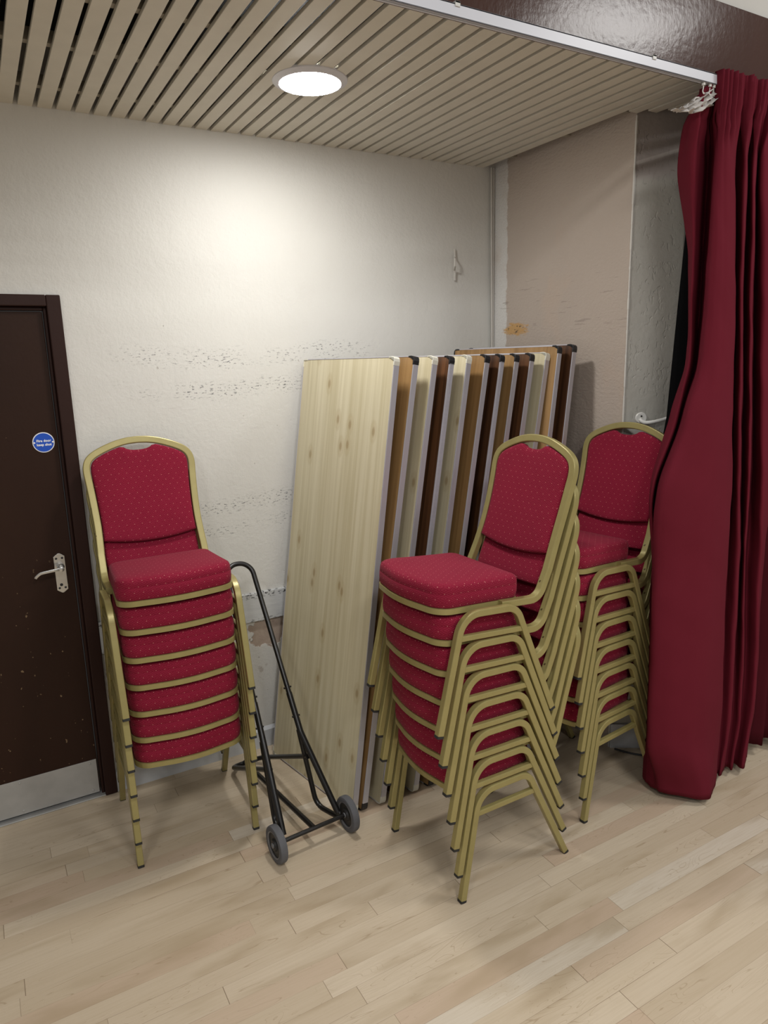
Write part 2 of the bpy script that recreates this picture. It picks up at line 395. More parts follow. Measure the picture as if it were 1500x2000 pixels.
# ----------------------------------------------------------------- the room
YW, XW, ZC = 3.02, 2.40, 2.74          # back wall, right wall, slatted ceiling
def struct(o, label=None, cat=None):
    o['kind'] = 'structure'
    if label: o['label'] = label
    if cat: o['category'] = cat
    return o
m = MB(); m.box(-4.5, 6.0, -6.5, 3.4, -.06, 0)
struct(m.build('floor', M['floor']), 'pale maple strip floor', 'floor')
DX0, DX1, DZ = -.545, .328, 2.091       # door frame outer edges
m = MB(); m.box(-4.5, DX0+.02, YW, YW+.12, 0, 3.0); m.box(DX1-.02, XW+.12, YW, YW+.12, 0, 3.0); m.box(DX0+.02, DX1-.02, YW, YW+.12, DZ-.02, 3.0)
struct(m.build('wall_back', M['backwall']), 'cream painted back wall with rows of dark scuffs', 'wall')
m = MB(); m.box(XW, XW+.12, 2.127, YW, 0, 2.95)
struct(m.build('wall_right', M['sidewall']), 'taupe side wall with an orange rub mark in the corner', 'wall')
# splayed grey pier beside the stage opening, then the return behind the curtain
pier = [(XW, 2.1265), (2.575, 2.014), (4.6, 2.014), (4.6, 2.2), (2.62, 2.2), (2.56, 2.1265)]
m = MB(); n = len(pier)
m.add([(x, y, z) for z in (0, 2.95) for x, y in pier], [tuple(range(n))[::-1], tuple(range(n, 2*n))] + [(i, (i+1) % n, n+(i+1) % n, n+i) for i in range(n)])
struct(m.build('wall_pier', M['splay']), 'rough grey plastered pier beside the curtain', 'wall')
m = MB()                                    # chipped pale arris on the pier corner
zz = 0.0
while zz < 2.73:
    h = random.uniform(.012, .05); w = random.uniform(.0022, .0036)
    m.box(XW-w, XW+w, 2.127-w*1.3, 2.127+w, zz, min(2.735, zz+h)); zz += h
struct(m.build('trim_corner', M['whitewall']), 'chipped pale edge of the pier', 'trim')
# slatted ceiling
m = MB(); P = .0632; GAP = .0150
for k in range(-26, 52):
    a = .257+GAP/2+k*P; b = a+P-GAP
    y1 = YW
    if a > XW-.06: y1 = max(2.014, 2.127-.645*max(0, b-XW))-.002
    if b > XW and a < XW: b = min(b, XW)
    dz = random.uniform(-.0012, .0012)
    m.box(a, b, 1.752, y1, ZC+dz, ZC+.013+dz)
ceil = struct(m.build('ceiling', M['slat'], bevel=.0015), 'cream slatted timber ceiling', 'ceiling')
m = MB()
for y in (1.80, 2.172, 2.499, 2.857):
    m.box(-1.4, XW-.002, y-.014, y+.014, ZC+.0145, ZC+.05)
m.build('batten', M['batten'], ceil)
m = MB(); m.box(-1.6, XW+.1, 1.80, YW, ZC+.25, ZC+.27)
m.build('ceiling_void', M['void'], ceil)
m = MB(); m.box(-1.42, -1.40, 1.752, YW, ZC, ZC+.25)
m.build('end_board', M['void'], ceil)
# brown fascia board over the opening and the white wall above it
m = MB(); m.box(-4.0, 5.5, 1.750, 1.790, 2.729, 2.974)
struct(m.build('trim_fascia', M['fascia'], bevel=.003), 'glossy dark brown fascia board over the alcove', 'fascia')
m = MB(); m.box(-4.0, 5.5, 1.765, 1.85, 2.974, 4.2)
struct(m.build('wall_upper', M['whitewall']), 'white wall above the brown fascia', 'wall')
# skirting, dado rail
m = MB(); m.box(DX1, XW, YW-.014, YW, 0, .086); m.add([(DX1,YW-.014,.086),(XW,YW-.014,.086),(XW,YW,.101),(DX1,YW,.101)], [(0,1,2,3)]); m.add([(DX1,YW-.014,.086),(DX1,YW,.101),(DX1,YW,.086)], [(0,1,2)])
struct(m.build('baseboard_back', M['skirt']), 'white skirting along the back wall', 'skirting')
m = MB(); m.box(DX1, XW, YW-.016, YW, .644, .784)
struct(m.build('trim_dado', M['dado'], bevel=.003), 'flaking white rail along the back wall', 'rail')
m = MB(); d = Vector((.175, -.113, 0)).normalized(); nn = Vector((-d.y*-1, -d.x, 0)); nn = Vector((-.113, -.175, 0)).normalized()
a = Vector((XW+.004, 2.127, 0)); b = Vector((2.575, 2.014, 0)); vs = []
for z in (0, .12):
    for p in (a, b, b+nn*.014, a+nn*.014): vs.append((p.x, p.y, z))
m.add(vs, [(0,1,2,3),(4,5,6,7),(0,1,5,4),(1,2,6,5),(2,3,7,6),(3,0,4,7)])
struct(m.build('baseboard_pier', M['skirt']), 'white skirting at the foot of the grey pier', 'skirting')
m = MB(); m.tube([(2.383, 3.004, .10), (2.380, 3.004, 1.0), (2.384, 3.004, 1.7), (2.379, 3.004, 2.2), (2.372, 3.003, ZC)], .0055, 8); m.tube([(2.392, 3.006, .10), (2.394, 3.005, 1.2), (2.391, 3.005, 2.0), (2.387, 3.004, ZC)], .004, 8)
struct(m.build('trim_cable', M['cable'], smooth=40), 'pale cable run up the corner', 'cable')

# door: frame (fixed) and leaf with its furniture
m = MB(); w = .050
m.box(DX1-w, DX1, YW-.022, YW+.08, 0, DZ); m.box(DX0, DX0+w, YW-.022, YW+.08, 0, DZ); m.box(DX0+w, DX1-w, YW-.022, YW+.08, DZ-w+.008, DZ)
m.box(DX1-w-.012, DX1-w, YW+.002, YW+.08, 0, DZ-w+.008); m.box(DX0+w, DX0+w+.012, YW+.002, YW+.08, 0, DZ-w+.008); m.box(DX0+w+.012, DX1-w-.012, YW+.002, YW+.08, DZ-w-.006, DZ-w+.008)
struct(m.build('trim_door', M['frame'], bevel=.004), 'dark brown door frame', 'door frame')
LX0, LX1 = DX0+w+.015, DX1-w-.016
m = MB(); m.box(LX0, LX1, YW+.006, YW+.050, .014, DZ-w-.010)
door = struct(m.build('door_1', M['door'], bevel=.003), 'dark brown flush door with chipped paint', 'door')
m = MB(); m.box(LX0+.02, LX1-.004, YW+.0035, YW+.0065, .016, .172)
for sx in (LX1-.03, LX1-.30, LX1-.55):
    for sz in (.03, .157): m.lathe([(.005,0),(.005,.0015),(.003,.0022)], (sx, YW+.0036, sz), (0,-1,0), 10)
m.build('kick_plate', M['kick'], door, bevel=.0008)['label'] = 'scratched aluminium kick plate'
# lever handle on a long pointed back plate
hp = MB(); cx, z0, z1, hw = .2135, .934, 1.098, .0205
pts = [(cx-hw, z0+.013), (cx-.004, z0+.001), (cx, z0), (cx+.004, z0+.001), (cx+hw, z0+.013), (cx+hw, z1-.013), (cx+.004, z1-.001), (cx, z1), (cx-.004, z1-.001), (cx-hw, z1-.013)]
n = len(pts); yy0, yy1 = YW+.006, YW-.001
hp.add([(x, yy0, z) for x, z in pts]+[(x, yy1, z) for x, z in pts], [tuple(range(n)), tuple(range(n, 2*n))[::-1]]+[(i, (i+1) % n, n+(i+1) % n, n+i) for i in range(n)])
plate = hp.build('handle_plate', M['chrome'], door, bevel=.0007); plate['label'] = 'worn chrome back plate'
m = MB()
for sx, sz in ((-.011, 1.078), (.011, 1.078), (-.011, .955), (.011, .955)): m.lathe([(.0045,0),(.0045,.001),(.002,.002)], (cx+sx, YW-.001, sz), (0,-1,0), 10)
m.build('screw', M['hub'], plate)
m = MB(); m.lathe([(.014,0),(.014,.006),(.010,.010),(.009,.040),(.0095,.048),(.004,.05)], (cx+.002, YW-.001, 1.043), (0,-1,0), 20)
path = crom([(cx+.006, YW-.043, 1.044), (cx-.02, YW-.046, 1.043), (cx-.05, YW-.045, 1.0405), (cx-.075, YW-.043, 1.037), (cx-.09, YW-.040, 1.026), (cx-.094, YW-.038, 1.020)], 6)
m.sweep(path, rrect(.0035, .0055, .002), (0, -1, 0))
m.build('lever', M['chrome'], plate, smooth=40)
m = MB(); m.lathe([(.006,0),(.006,.0012),(.004,.0016)], (cx-.003, YW-.001, .968), (0,-1,0), 14); m.build('keyhole', M['black_plastic'], plate)
m = MB(); m.box(DX0+w, DX1-w+.012, YW-.018, YW+.05, 0, .006)
struct(m.build('trim_threshold', M['kick'], bevel=.002), 'metal threshold strip under the door', 'threshold')

# round blue sign on the door
sg = empty('fire_door_sign', (.2115, YW+.006, 1.5425)); tag(sg, 'round blue fire door keep shut sign fixed to the brown door', 'sign')
m = MB(); m.lathe([(.0392,0),(.0392,.0012),(.0385,.0018)], (0,0,0), (0,-1,0), 48); m.build('rim', M['signwhite'], sg, smooth=30)['label'] = 'white rim'
m = MB(); m.lathe([(.0357,.0017),(.0357,.0023)], (0,0,0), (0,-1,0), 48); m.build('disc', M['blue'], sg)
for sx in (-.0325, .0325):
    m = MB(); m.lathe([(.0035,.002),(.0035,.003),(.002,.0036)], (sx, 0, .0), (0,-1,0), 12); m.build('screw', M['signwhite'], sg)
def lettering(txt, z, size):
    cu = bpy.data.curves.new('lettering', 'FONT'); cu.body = txt; cu.size = size; cu.align_x = 'CENTER'; cu.extrude = .0002; cu.offset = .00055; cu.space_character = 1.06; cu.resolution_u = 4
    ob = bpy.data.objects.new('lettering', cu); C.objects.link(ob)
    dg = bpy.context.evaluated_depsgraph_get(); me = bpy.data.meshes.new_from_object(ob.evaluated_get(dg)); bpy.data.objects.remove(ob)
    me.name = 'lettering'; me.materials.clear(); me.materials.append(M['signwhite'])
    o2 = bpy.data.objects.new('lettering', me); C.objects.link(o2); o2.parent = sg; o2.location = (.001, -.0026, z); o2.rotation_euler = (R(90), 0, 0)
    o2['label'] = 'white words ' + txt.lower()
lettering('Fire door', .0025, .0125); lettering('keep shut', -.0125, .0125)

# small painted bracket high on the back wall
m = MB(); bx = 2.152
path = [(bx, YW-.008, 2.348), (bx, YW-.010, 2.318), (bx, YW-.010, 2.306), (bx-.020, YW-.040, 2.298), (bx-.022, YW-.042, 2.262), (bx-.006, YW-.014, 2.248), (bx, YW-.010, 2.236), (bx, YW-.008, 2.200)]
m.sweep(fillet(path, .006, 4), rrect(.0055, .0025, .0015), (1, 0, 0))
tag(m.build('wall_bracket', M['whitewall'], smooth=40), 'small cranked cream bracket high on the back wall near the corner', 'bracket')

# white coat hook on the grey pier behind the chairs
hk = empty('rail_bracket', (2.462, 2.087, 1.55)); hk.rotation_euler = (0, 0, R(-33)); tag(hk, 'white metal rail bracket on the grey pier behind the right chair stack', 'bracket')
m = MB(); m.lathe([(.024,0),(.024,.004),(.021,.007)], (0,0,0), (0,-1,0), 28); m.build('back_plate', M['nylon'], hk, smooth=35)
m = MB(); m.lathe([(.004,.007),(.004,.009)], (0,0,.008), (0,-1,0), 10); m.build('screw', M['hub'], hk)
m = MB(); m.tube(crom([(-.004,-.006,-.006),(.01,-.02,-.018),(.04,-.032,-.016),(.085,-.034,-.006),(.12,-.03,.006)], 5), .0085, 10); m.build('arm', M['nylon'], hk, smooth=40)

# recessed LED downlight
LC = (1.108, 2.374)
dl = empty('downlight', (LC[0], LC[1], ZC)); tag(dl, 'lit round white downlight in the slatted ceiling', 'light')
m = MB(); m.lathe([(.104,-.012),(.1255,-.003),(.1265,0),(.1265,.004),(.10,.004)], (0,0,0), (0,0,1), 64, closed=True); m.build('trim_ring', M['track'], dl, smooth=35)
m = MB(); m.lathe([(.002,-.020),(.03,-.0195),(.06,-.018),(.085,-.015),(.1035,-.0115),(.1035,-.004)], (0,0,0), (0,0,1), 64); m.build('diffuser', M['lamp'], dl, smooth=50)['label'] = 'glowing white diffuser'

# ------------------------------------------------------------ banquet chairs
HW = .2215                                  # lateral position of the side frames
TS = rrect(.0115, .0115, .0028)              # square tube
def back_y(z): return .188 + (z-.46)*.36 - (z-.46)**2*.27
def make_chair():
    root = empty('banquet_chair')
    for s in (-1, 1):
        x = s*HW
        m = MB(); path = fillet([(x,-.2350,.007),(x,-.168,.395),(x,.047,.395),(x,.2365,.007)], [.076,.062], 9)
        m.sweep(path, TS, (1,0,0)); lf = m.build('leg_frame', M['gold'], root, smooth=22)
        m = MB(); m.sweep([(x,-.178,.318),(x,.084,.318)], rrect(.009,.0095,.003), (1,0,0)); m.build('brace', M['gold'], lf, smooth=22)
        for y, sl in ((-.2362, .173), (.2400, -.488)):
            m = MB(); m.sweep([(x, y, 0), (x, y+sl*.009, .009)], rrect(.0119,.0119,.003), (1,0,0)); m.build('foot_cap', M['rubber'], lf, smooth=50)['label'] = 'black rubber foot'
    # seat: rim, board, cushion
    def outline(k=1.0, n=10):
        L = []
        fw, bw, yf, yb = .199, .188, -.252, .092
        def arc(cx, cy, r, a0, a1, nn=8):
            for i in range(nn+1):
                a = R(a0+(a1-a0)*i/nn); L.append([cx+r*math.cos(a), cy+r*math.sin(a)])
        arc(-fw+.066, yf+.066, .066, 180, 262); 
        for i in range(1, 10):
            t = -1+2*i/10; L.append([t*(fw-.075), yf-.0015-.018*(1-t*t)])
        arc(fw-.066, yf+.066, .066, 278, 360)
        for i in range(1, 5): t = i/5; L.append([fw+(bw-fw)*t, yf+.066+(yb-.03-yf-.066)*t])
        arc(bw-.03, yb-.03, .03, 0, 90, 5); arc(-bw+.03, yb-.03, .03, 90, 180, 5)
        for i in range(1, 5): t = i/5; L.append([-bw+(fw-bw)*-t, yb-.03+(yf+.066-yb+.03)*t])
        return L
    O = outline(); cx0, cy0 = 0, -.08; no = len(O)
    def ring(k, z, inset=0):
        r = []
        for x, y in O:
            vx, vy = x-cx0, y-cy0; l = math.hypot(vx, vy); f = max(0, (l-inset)/l)*k; r.append((cx0+vx*f, cy0+vy*f, z))
        return r
    def stack(rings):
        m = MB(); vs = [v for r in rings for v in r]; fs = []
        for i in range(len(rings)-1):
            for q in range(no): fs.append((i*no+q, i*no+(q+1) % no, (i+1)*no+(q+1) % no, (i+1)*no+q))
        fs.append(tuple(range(no))[::-1]); fs.append(tuple((len(rings)-1)*no+q for q in range(no))); m.add(vs, fs); return m
    cu = [ring(1,.411,.006), ring(1,.416,.001), ring(1,.434,-.0016), ring(1,.4550,-.0014), ring(1,.4566,-.0002), ring(1,.4582,-.0010), ring(1,.474,.0005), ring(1,.4815,.004), ring(1,.4865,.011), ring(1,.4895,.022), ring(1,.4915,.040), ring(.66,.495), ring(.4,.4965), ring(.12,.497)]
    stack(cu).build('seat', M['fabric'], root, smooth=70, uv=True)
    rim = stack([ring(1,.3915,.004), ring(1,.3925,-.001), ring(1,.4105,-.001), ring(1,.4115,.004)]).build('seat_rim', M['gold'], root, smooth=40)
    stack([ring(1,.3865,.03), ring(1,.3912,.028)]).build('underboard', M['board'], rim)
    # back loop: one bent tube from the left rail over the crown to the right rail
    Lh = [(-.1945,.52),(-.1915,.60),(-.194,.69),(-.1985,.772),(-.2015,.812),(-.1985,.841),(-.188,.862),(-.169,.8785),(-.141,.893),(-.107,.9065),(-.073,.917),(-.038,.9235)]
    side = fillet([(-.198,.0,.4015),(-.198,.163,.4015),(-.196,back_y(.50),.50)], .055, 8)
    up = [Vector((x, back_y(z), z)) for x, z in Lh]
    half = side[:-1]+[Vector(p) for p in crom([side[-1]]+up, 4)]
    top = Vector((0, back_y(.9255), .9255))
    half2 = half[:-1]+crom([half[-1], Vector((-.019, back_y(.9248), .9248)), top], 3)
    path = half2+[Vector((-p.x, p.y, p.z)) for p in reversed(half2[:-1])]
    clean = [path[0]]
    for p in path[1:]:
        if (p-clean[-1]).length > .002: clean.append(p)
    m = MB(); m.sweep(clean, rrect(.0132,.0122,.0035), (1,0,0)); m.build('back_frame', M['gold'], root, smooth=22)
    # back cushion with the hand hole notch
    import bisect
    prof = sorted([(p.z, -p.x) for p in half2 if p.z > .5])
    def halfw(z):
        zs = [a for a, _ in prof]; i = min(max(bisect.bisect(zs, z), 1), len(zs)-1); (a, b), (c, d) = prof[i-1], prof[i]
        return b+(d-b)*(z-a)/max(1e-6, c-a)
    fr = [p for p in half2 if p.z > .79]; fr.sort(key=lambda p: p.x)
    O2 = []
    nb = 14
    for i in range(nb+1):
        t = -1+2*i/nb; O2.append((t*.178, .527+.020*t*t))
    for z in (.565,.60,.63,.66,.69,.72,.75,.775,.80): O2.append((halfw(z)-.0155, z))
    crown = []
    fpts = [(abs(p.x), p.z) for p in half2 if p.z > .805]
    for k in range(len(fpts)):
        xk, zk = fpts[k]
        a = fpts[max(k-1,0)]; b = fpts[min(k+1,len(fpts)-1)]
        tx, tz = b[0]-a[0], b[1]-a[1]; l = math.hypot(tx, tz) or 1
        nx, nz = tz/l, -tx/l                 # outward is up/right for the right half
        ix, iz = xk-abs(nx)*.0155, zk-abs(nz)*.0155
        crown.append((ix, iz))
    seq = []
    for (ix, iz) in crown:
        if ix < .064: continue
        if seq and math.hypot(ix-seq[-1][0], iz-seq[-1][1]) < .005: continue
        seq.append((ix, iz))
    zt = seq[-1][1]
    notch = [(.055, zt-.002), (.047, zt-.008), (.036, zt-.0125), (.019, zt-.0155), (0, zt-.016)]
    rt = seq+notch
    O2 += rt+[(-x, z) for x, z in reversed(rt[:-1])]
    for z in (.80,.775,.75,.72,.69,.66,.63,.60,.565): O2.append((-(halfw(z)-.0155), z))
    def pillow(Ol, c, prof_, yo):
        m = MB(); no2 = len(Ol); vs = []; fs = []
        for (k, ins, off) in prof_:
            for x, z in Ol:
                vx, vz = x-c[0], z-c[1]; l = math.hypot(vx, vz) or 1; f = max(0, (l-ins)/l)*k
                X, Z = c[0]+vx*f, c[1]+vz*f; vs.append((X, back_y(Z)+yo-off, Z+off*.2))
        for i in range(len(prof_)-1):
            for q in range(no2): fs.append((i*no2+q, i*no2+(q+1) % no2, (i+1)*no2+(q+1) % no2, (i+1)*no2+q))
        fs.append(tuple(range(no2))[::-1]); fs.append(tuple((len(prof_)-1)*no2+q for q in range(no2))); m.add(vs, fs); return m
    pr = [(.5,0,-.010),(1,.012,-.010),(1,.002,-.007),(1,0,.001),(1,.0015,.010),(1,.006,.0145),(1,.014,.0165),(1,.03,.018),(.62,0,.0205),(.3,0,.0215),(.05,0,.0215)]
    pillow(O2, (0,.72), pr, .001).build('backrest', M['fabric'], root, smooth=65, uv=True)
    O3 = [(-.170,.434),(-.09,.429),(0,.427),(.09,.429),(.170,.434),(.178,.45),(.180,.48),(.179,.525),(.174,.552),(.09,.556),(0,.557),(-.09,.556),(-.174,.552),(-.179,.525),(-.180,.48),(-.178,.45)]
    pr3 = [(.5,0,-.006),(1,.01,-.006),(1,0,-.002),(1,.002,.006),(1,.012,.010),(.6,0,.012),(.05,0,.012)]
    pillow(O3, (0,.485), pr3, .020).build('lumbar_pad', M['fabric'], root, smooth=65, uv=True)
    return root
proto = make_chair()
used = [False]
def chair_stack(tip, rz, n, fwd, rise, tilt, lat, roll, labels, group):
    """tip: floor point midway between the two front feet of the lowest chair"""
    f = Vector((math.sin(rz), -math.cos(rz), 0))
    for k in range(n):
        if not used[0]: o = proto; used[0] = True
        else: o = copy_tree(proto)
        rot = Matrix.Rotation(rz, 3, 'Z') @ Matrix.Rotation(R(roll*k), 3, 'Y') @ Matrix.Rotation(R(-tilt*k), 3, 'X')
        o.rotation_euler = (R(-tilt*k), R(roll*k), rz)
        o.location = Vector(tip)+f*(fwd*k)+Vector((math.cos(rz), math.sin(rz), 0))*(lat*k)+Vector((0,0,rise*k)) - rot @ Vector((0,-.2362,0))
        tag(o, labels[k], 'chair', group)
ORD = ['lowest', 'second from the floor', 'third from the floor', 'fourth from the floor', 'third from the top', 'second from the top', 'topmost']
def labs(where): return ['red banquet chair, %s %s' % (o, where) for o in ORD]
chair_stack((.539, 2.452, 0), -.0397, 7, .0155, .1069, .55, -.0005, -.135, labs('in the stack beside the brown door'), 'chairs stacked beside the door')
chair_stack((1.2285, 1.9166, 0), -1.5655, 7, .0155, .1077, .66, .0010, -.079, labs('in the front stack before the leaning tables'), 'chairs stacked before the tables')
chair_stack((1.868, 2.006, 0), -1.4580, 7, .0125, .1058, .60, .0005, -.115, labs('in the stack half behind the curtain'), 'chairs stacked by the curtain')

# ------------------------------------------------- folded tables on their ends
def make_table(face, L, W, caps, ribbed):
    root = empty('folding_table')
    T = .027
    # local: x = thickness (0 is the face, +x the underside), y = width from the near edge, z = length
    m = MB(); m.box(.0012, .0135, .004, W-.004, .004, L-.004); m.build('tabletop', face, root)
    m = MB()
    def band(a, b, yz):
        y0, y1, z0, z1 = yz
        m.box(0, T, y0, y1, z0, z1)
    e = .0042
    band(0,0,(0, e, .03, L-.03)); band(0,0,(W-e, W, .03, L-.03)); band(0,0,(.03, W-.03, 0, e)); band(0,0,(.03, W-.03, L-e, L))
    if ribbed:
        for k in range(4):
            xx = .004+k*.0058; m.box(xx, xx+.0024, -.0014, .0, .03, L-.03); m.box(xx, xx+.0024, .03, W-.03, 0, 0) if 0 else None
    m.build('edging', M['alu'], root, bevel=.0008)['label'] = 'aluminium edging'
    for (sy, sz) in ((0,0),(1,0),(0,1),(1,1)):
        m = MB(); cy = 0 if not sy else W; dy = 1 if not sy else -1; cz = 0 if not sz else L; dz = 1 if not sz else -1
        pts = [(0,.034),(-.0012,.018),(.0012,.007),(.007,.0012),(.018,-.0012),(.034,0),(.034,.0055),(.0055,.0055),(.0055,.034)]
        n = len(pts); vs = [(-.0012, cy+dy*a, cz+dz*b) for a, b in pts]+[(T+.0008, cy+dy*a, cz+dz*b) for a, b in pts]
        m.add(vs, [tuple(range(n)), tuple(range(n, 2*n))]+[(i, (i+1) % n, n+(i+1) % n, n+i) for i in range(n)])
        c2 = m.build('corner_cap', caps, root, bevel=.001)
    for z0, z1 in ((.18, .18+.60), (L-.18, L-.18-.60)):
        m = MB(); m.tube(fillet([(.0205,.07,z0),(.0205,.07,z1),(.0205,W-.07,z1),(.0205,W-.07,z0)], .03, 4), .0065, 8); m.tube([(.0205,.05,z0),(.0205,W-.05,z0)], .0065, 8)
        m.build('leg', M['steel_leg'], root, smooth=40)
    return root
TB = [  # foot x, top x (at the near edge), top z, near y, rotation, face, cap, ribbed edging, label
 (1.127,1.412,1.828,2.312,10.0,'pine',0,0,'pale pine topped folding table, first in the leaning row with its whole face showing'),
 (1.168,1.499,1.828,2.305,9.5,'oak',1,0,'oak topped folding table leaning second in the row, behind the whole pale pine face'),
 (1.254,1.584,1.827,2.303,9,'pine',0,0,'pale pine folding table leaning third in the row, first pale top after the front one'),
 (1.335,1.664,1.825,2.303,9,'walnut',1,1,'dark walnut folding table leaning fourth in the row, the first dark top with ribbed edging'),
 (1.416,1.748,1.827,2.301,9,'pine',0,0,'pale pine folding table leaning fifth, just after the first dark walnut top'),
 (1.494,1.843,1.827,2.300,9,'oak',1,0,'oak folding table leaning sixth in the row, before the second dark walnut top'),
 (1.575,1.920,1.827,2.300,9,'walnut',1,1,'dark walnut folding table leaning seventh, between the second and third oak tops'),
 (1.655,1.999,1.827,2.300,9,'oak',1,0,'oak folding table leaning eighth in the row, third oak top from the front'),
 (1.738,2.083,1.828,2.300,9,'walnut',1,0,'dark walnut folding table leaning ninth, just before the last pale pine top'),
 (1.822,2.168,1.830,2.298,9,'pine',0,0,'pale pine folding table leaning tenth, last pale top before the two taller tables'),
 (1.925,2.206,1.858,2.270,10,'oak',1,0,'taller oak folding table leaning eleventh, rising behind the rest with its top edge showing'),
 (2.010,2.281,1.862,2.260,10,'walnut',1,0,'taller dark walnut folding table leaning last, next to the taupe side wall'),
]
for (fx, tx, tz, ny, rot, face, cap, rib, lab) in TB:
    dx = tx-fx; L = math.hypot(dx, tz); tilt = math.asin(dx/L)
    o = make_table(M[face], L, .625, M['black_plastic'] if cap else M['white_plastic'], rib)
    o.location = (fx, ny, .0); o.rotation_euler = (0, tilt, R(rot))
    # the underside corner touches the floor: raise by the drop of that corner
    o.location.z = .027*math.sin(tilt)+.001
    tag(o, lab, 'table', 'folded tables leaning in a row')

# ------------------------------------------------------------- chair trolley
tr = empty('chair_trolley', (0,0,0)); tag(tr, 'black two wheeled tubular chair trolley with tall looped handle, leaning by the pine table', 'trolley')
TR = .0105
w1 = Vector((.766,2.220,.071)); w2 = Vector((1.073,2.240,.071)); ax = (w2-w1).normalized(); pv = Vector((-ax.y, ax.x, 0))
mid = (w1+w2)/2
def tl(u, v, z): return mid+ax*u+pv*v+Vector((0,0,z-mid.z))
m = MB(); m.tube([w1-ax*.004, w2+ax*.004], .0085, 12); m.build('axle', M['black_enamel'], tr, smooth=40)
for c, s in ((w1,-1),(w2,1)):
    m = MB(); m.lathe([(.050,-.013),(.064,-.015),(.069,-.013),(.071,-.007),(.071,.007),(.069,.013),(.064,.015),(.050,.013)], c, ax, 40, closed=True)
    wh = m.build('wheel', M['tyre'], tr, smooth=35)
    m = MB(); m.lathe([(.012,-.016),(.020,-.016),(.024,-.009),(.044,-.008),(.0505,-.011),(.0505,.011),(.044,.008),(.024,.009),(.020,.016),(.012,.016)], c, ax, 36); m.build('hub', M['hub'], wh, smooth=35)['label'] = 'dark plastic hub'
    m = MB()
    for sd in (-1, 1): m.lathe([(.047,sd*.0100),(.0515,sd*.0125),(.0515,sd*.0145),(.047,sd*.0130)], c, ax, 36, closed=True); m.lathe([(.010,sd*.016),(.010,sd*.019),(.006,sd*.021)], c, ax, 16)
    m.build('hub_ring', M['hubring'], wh, smooth=35)
lean = (.585, .905)                      # back and up along the handle from the axle
def hp(u, k, off=0):                      # a point k along the leaning handle plane
    return tl(u, k*lean[0]+off*lean[1], mid.z+k*lean[1]-off*lean[0])
KS, KT = .36, .985
UB = {1: .060, -1: -.100}                # the legs spread towards the wheels
hl = fillet([hp(UB[1],KS), hp(.057,KT+.03), hp(-.057,KT+.03), hp(UB[-1],KS)], .056, 9)
m = MB(); m.tube(hl, TR, 12); hd = m.build('handle', M['black_enamel'], tr, smooth=40)
m = MB()
for s in (-1, 1):
    for k in (.50, .39):
        ub = UB[s]+(s*.057-UB[s])*(k-KS)/(KT-KS); m.tube([hp(ub, k)-ax*.016, hp(ub, k)+ax*.016], .004, 8)
m.build('bolt', M['black_enamel'], hd)
for s in (-1, 1):
    m = MB(); m.tube(fillet([hp(UB[s]+(s*.057-UB[s])*.19,.48), hp(UB[s],KS-.03), tl(s*.118,.018,.082)], .08, 5), TR+.0018, 12); m.build('strut', M['black_enamel'], tr, smooth=40)
    m = MB(); m.tube(fillet([hp(UB[s],KS-.02,.012), tl(s*.093,.150,.050), tl(s*.122,.030,.055), tl(s*.125,.004,.066)], [.05,.03], 6), TR, 12); m.build('rear_strut', M['black_enamel'], tr, smooth=40)
toe = fillet([tl(.074,.165,.270), tl(.074,.660,.022), tl(-.074,.660,.022), tl(-.092,.165,.270)], .055, 9)
m = MB(); m.tube(toe, TR, 12); m.build('toe_loop', M['black_enamel'], tr, smooth=40)
m = MB(); m.tube([mid+Vector((0,0,.004)), tl(-.01,.655,.030)], TR, 12); m.build('spine', M['black_enamel'], tr, smooth=40)

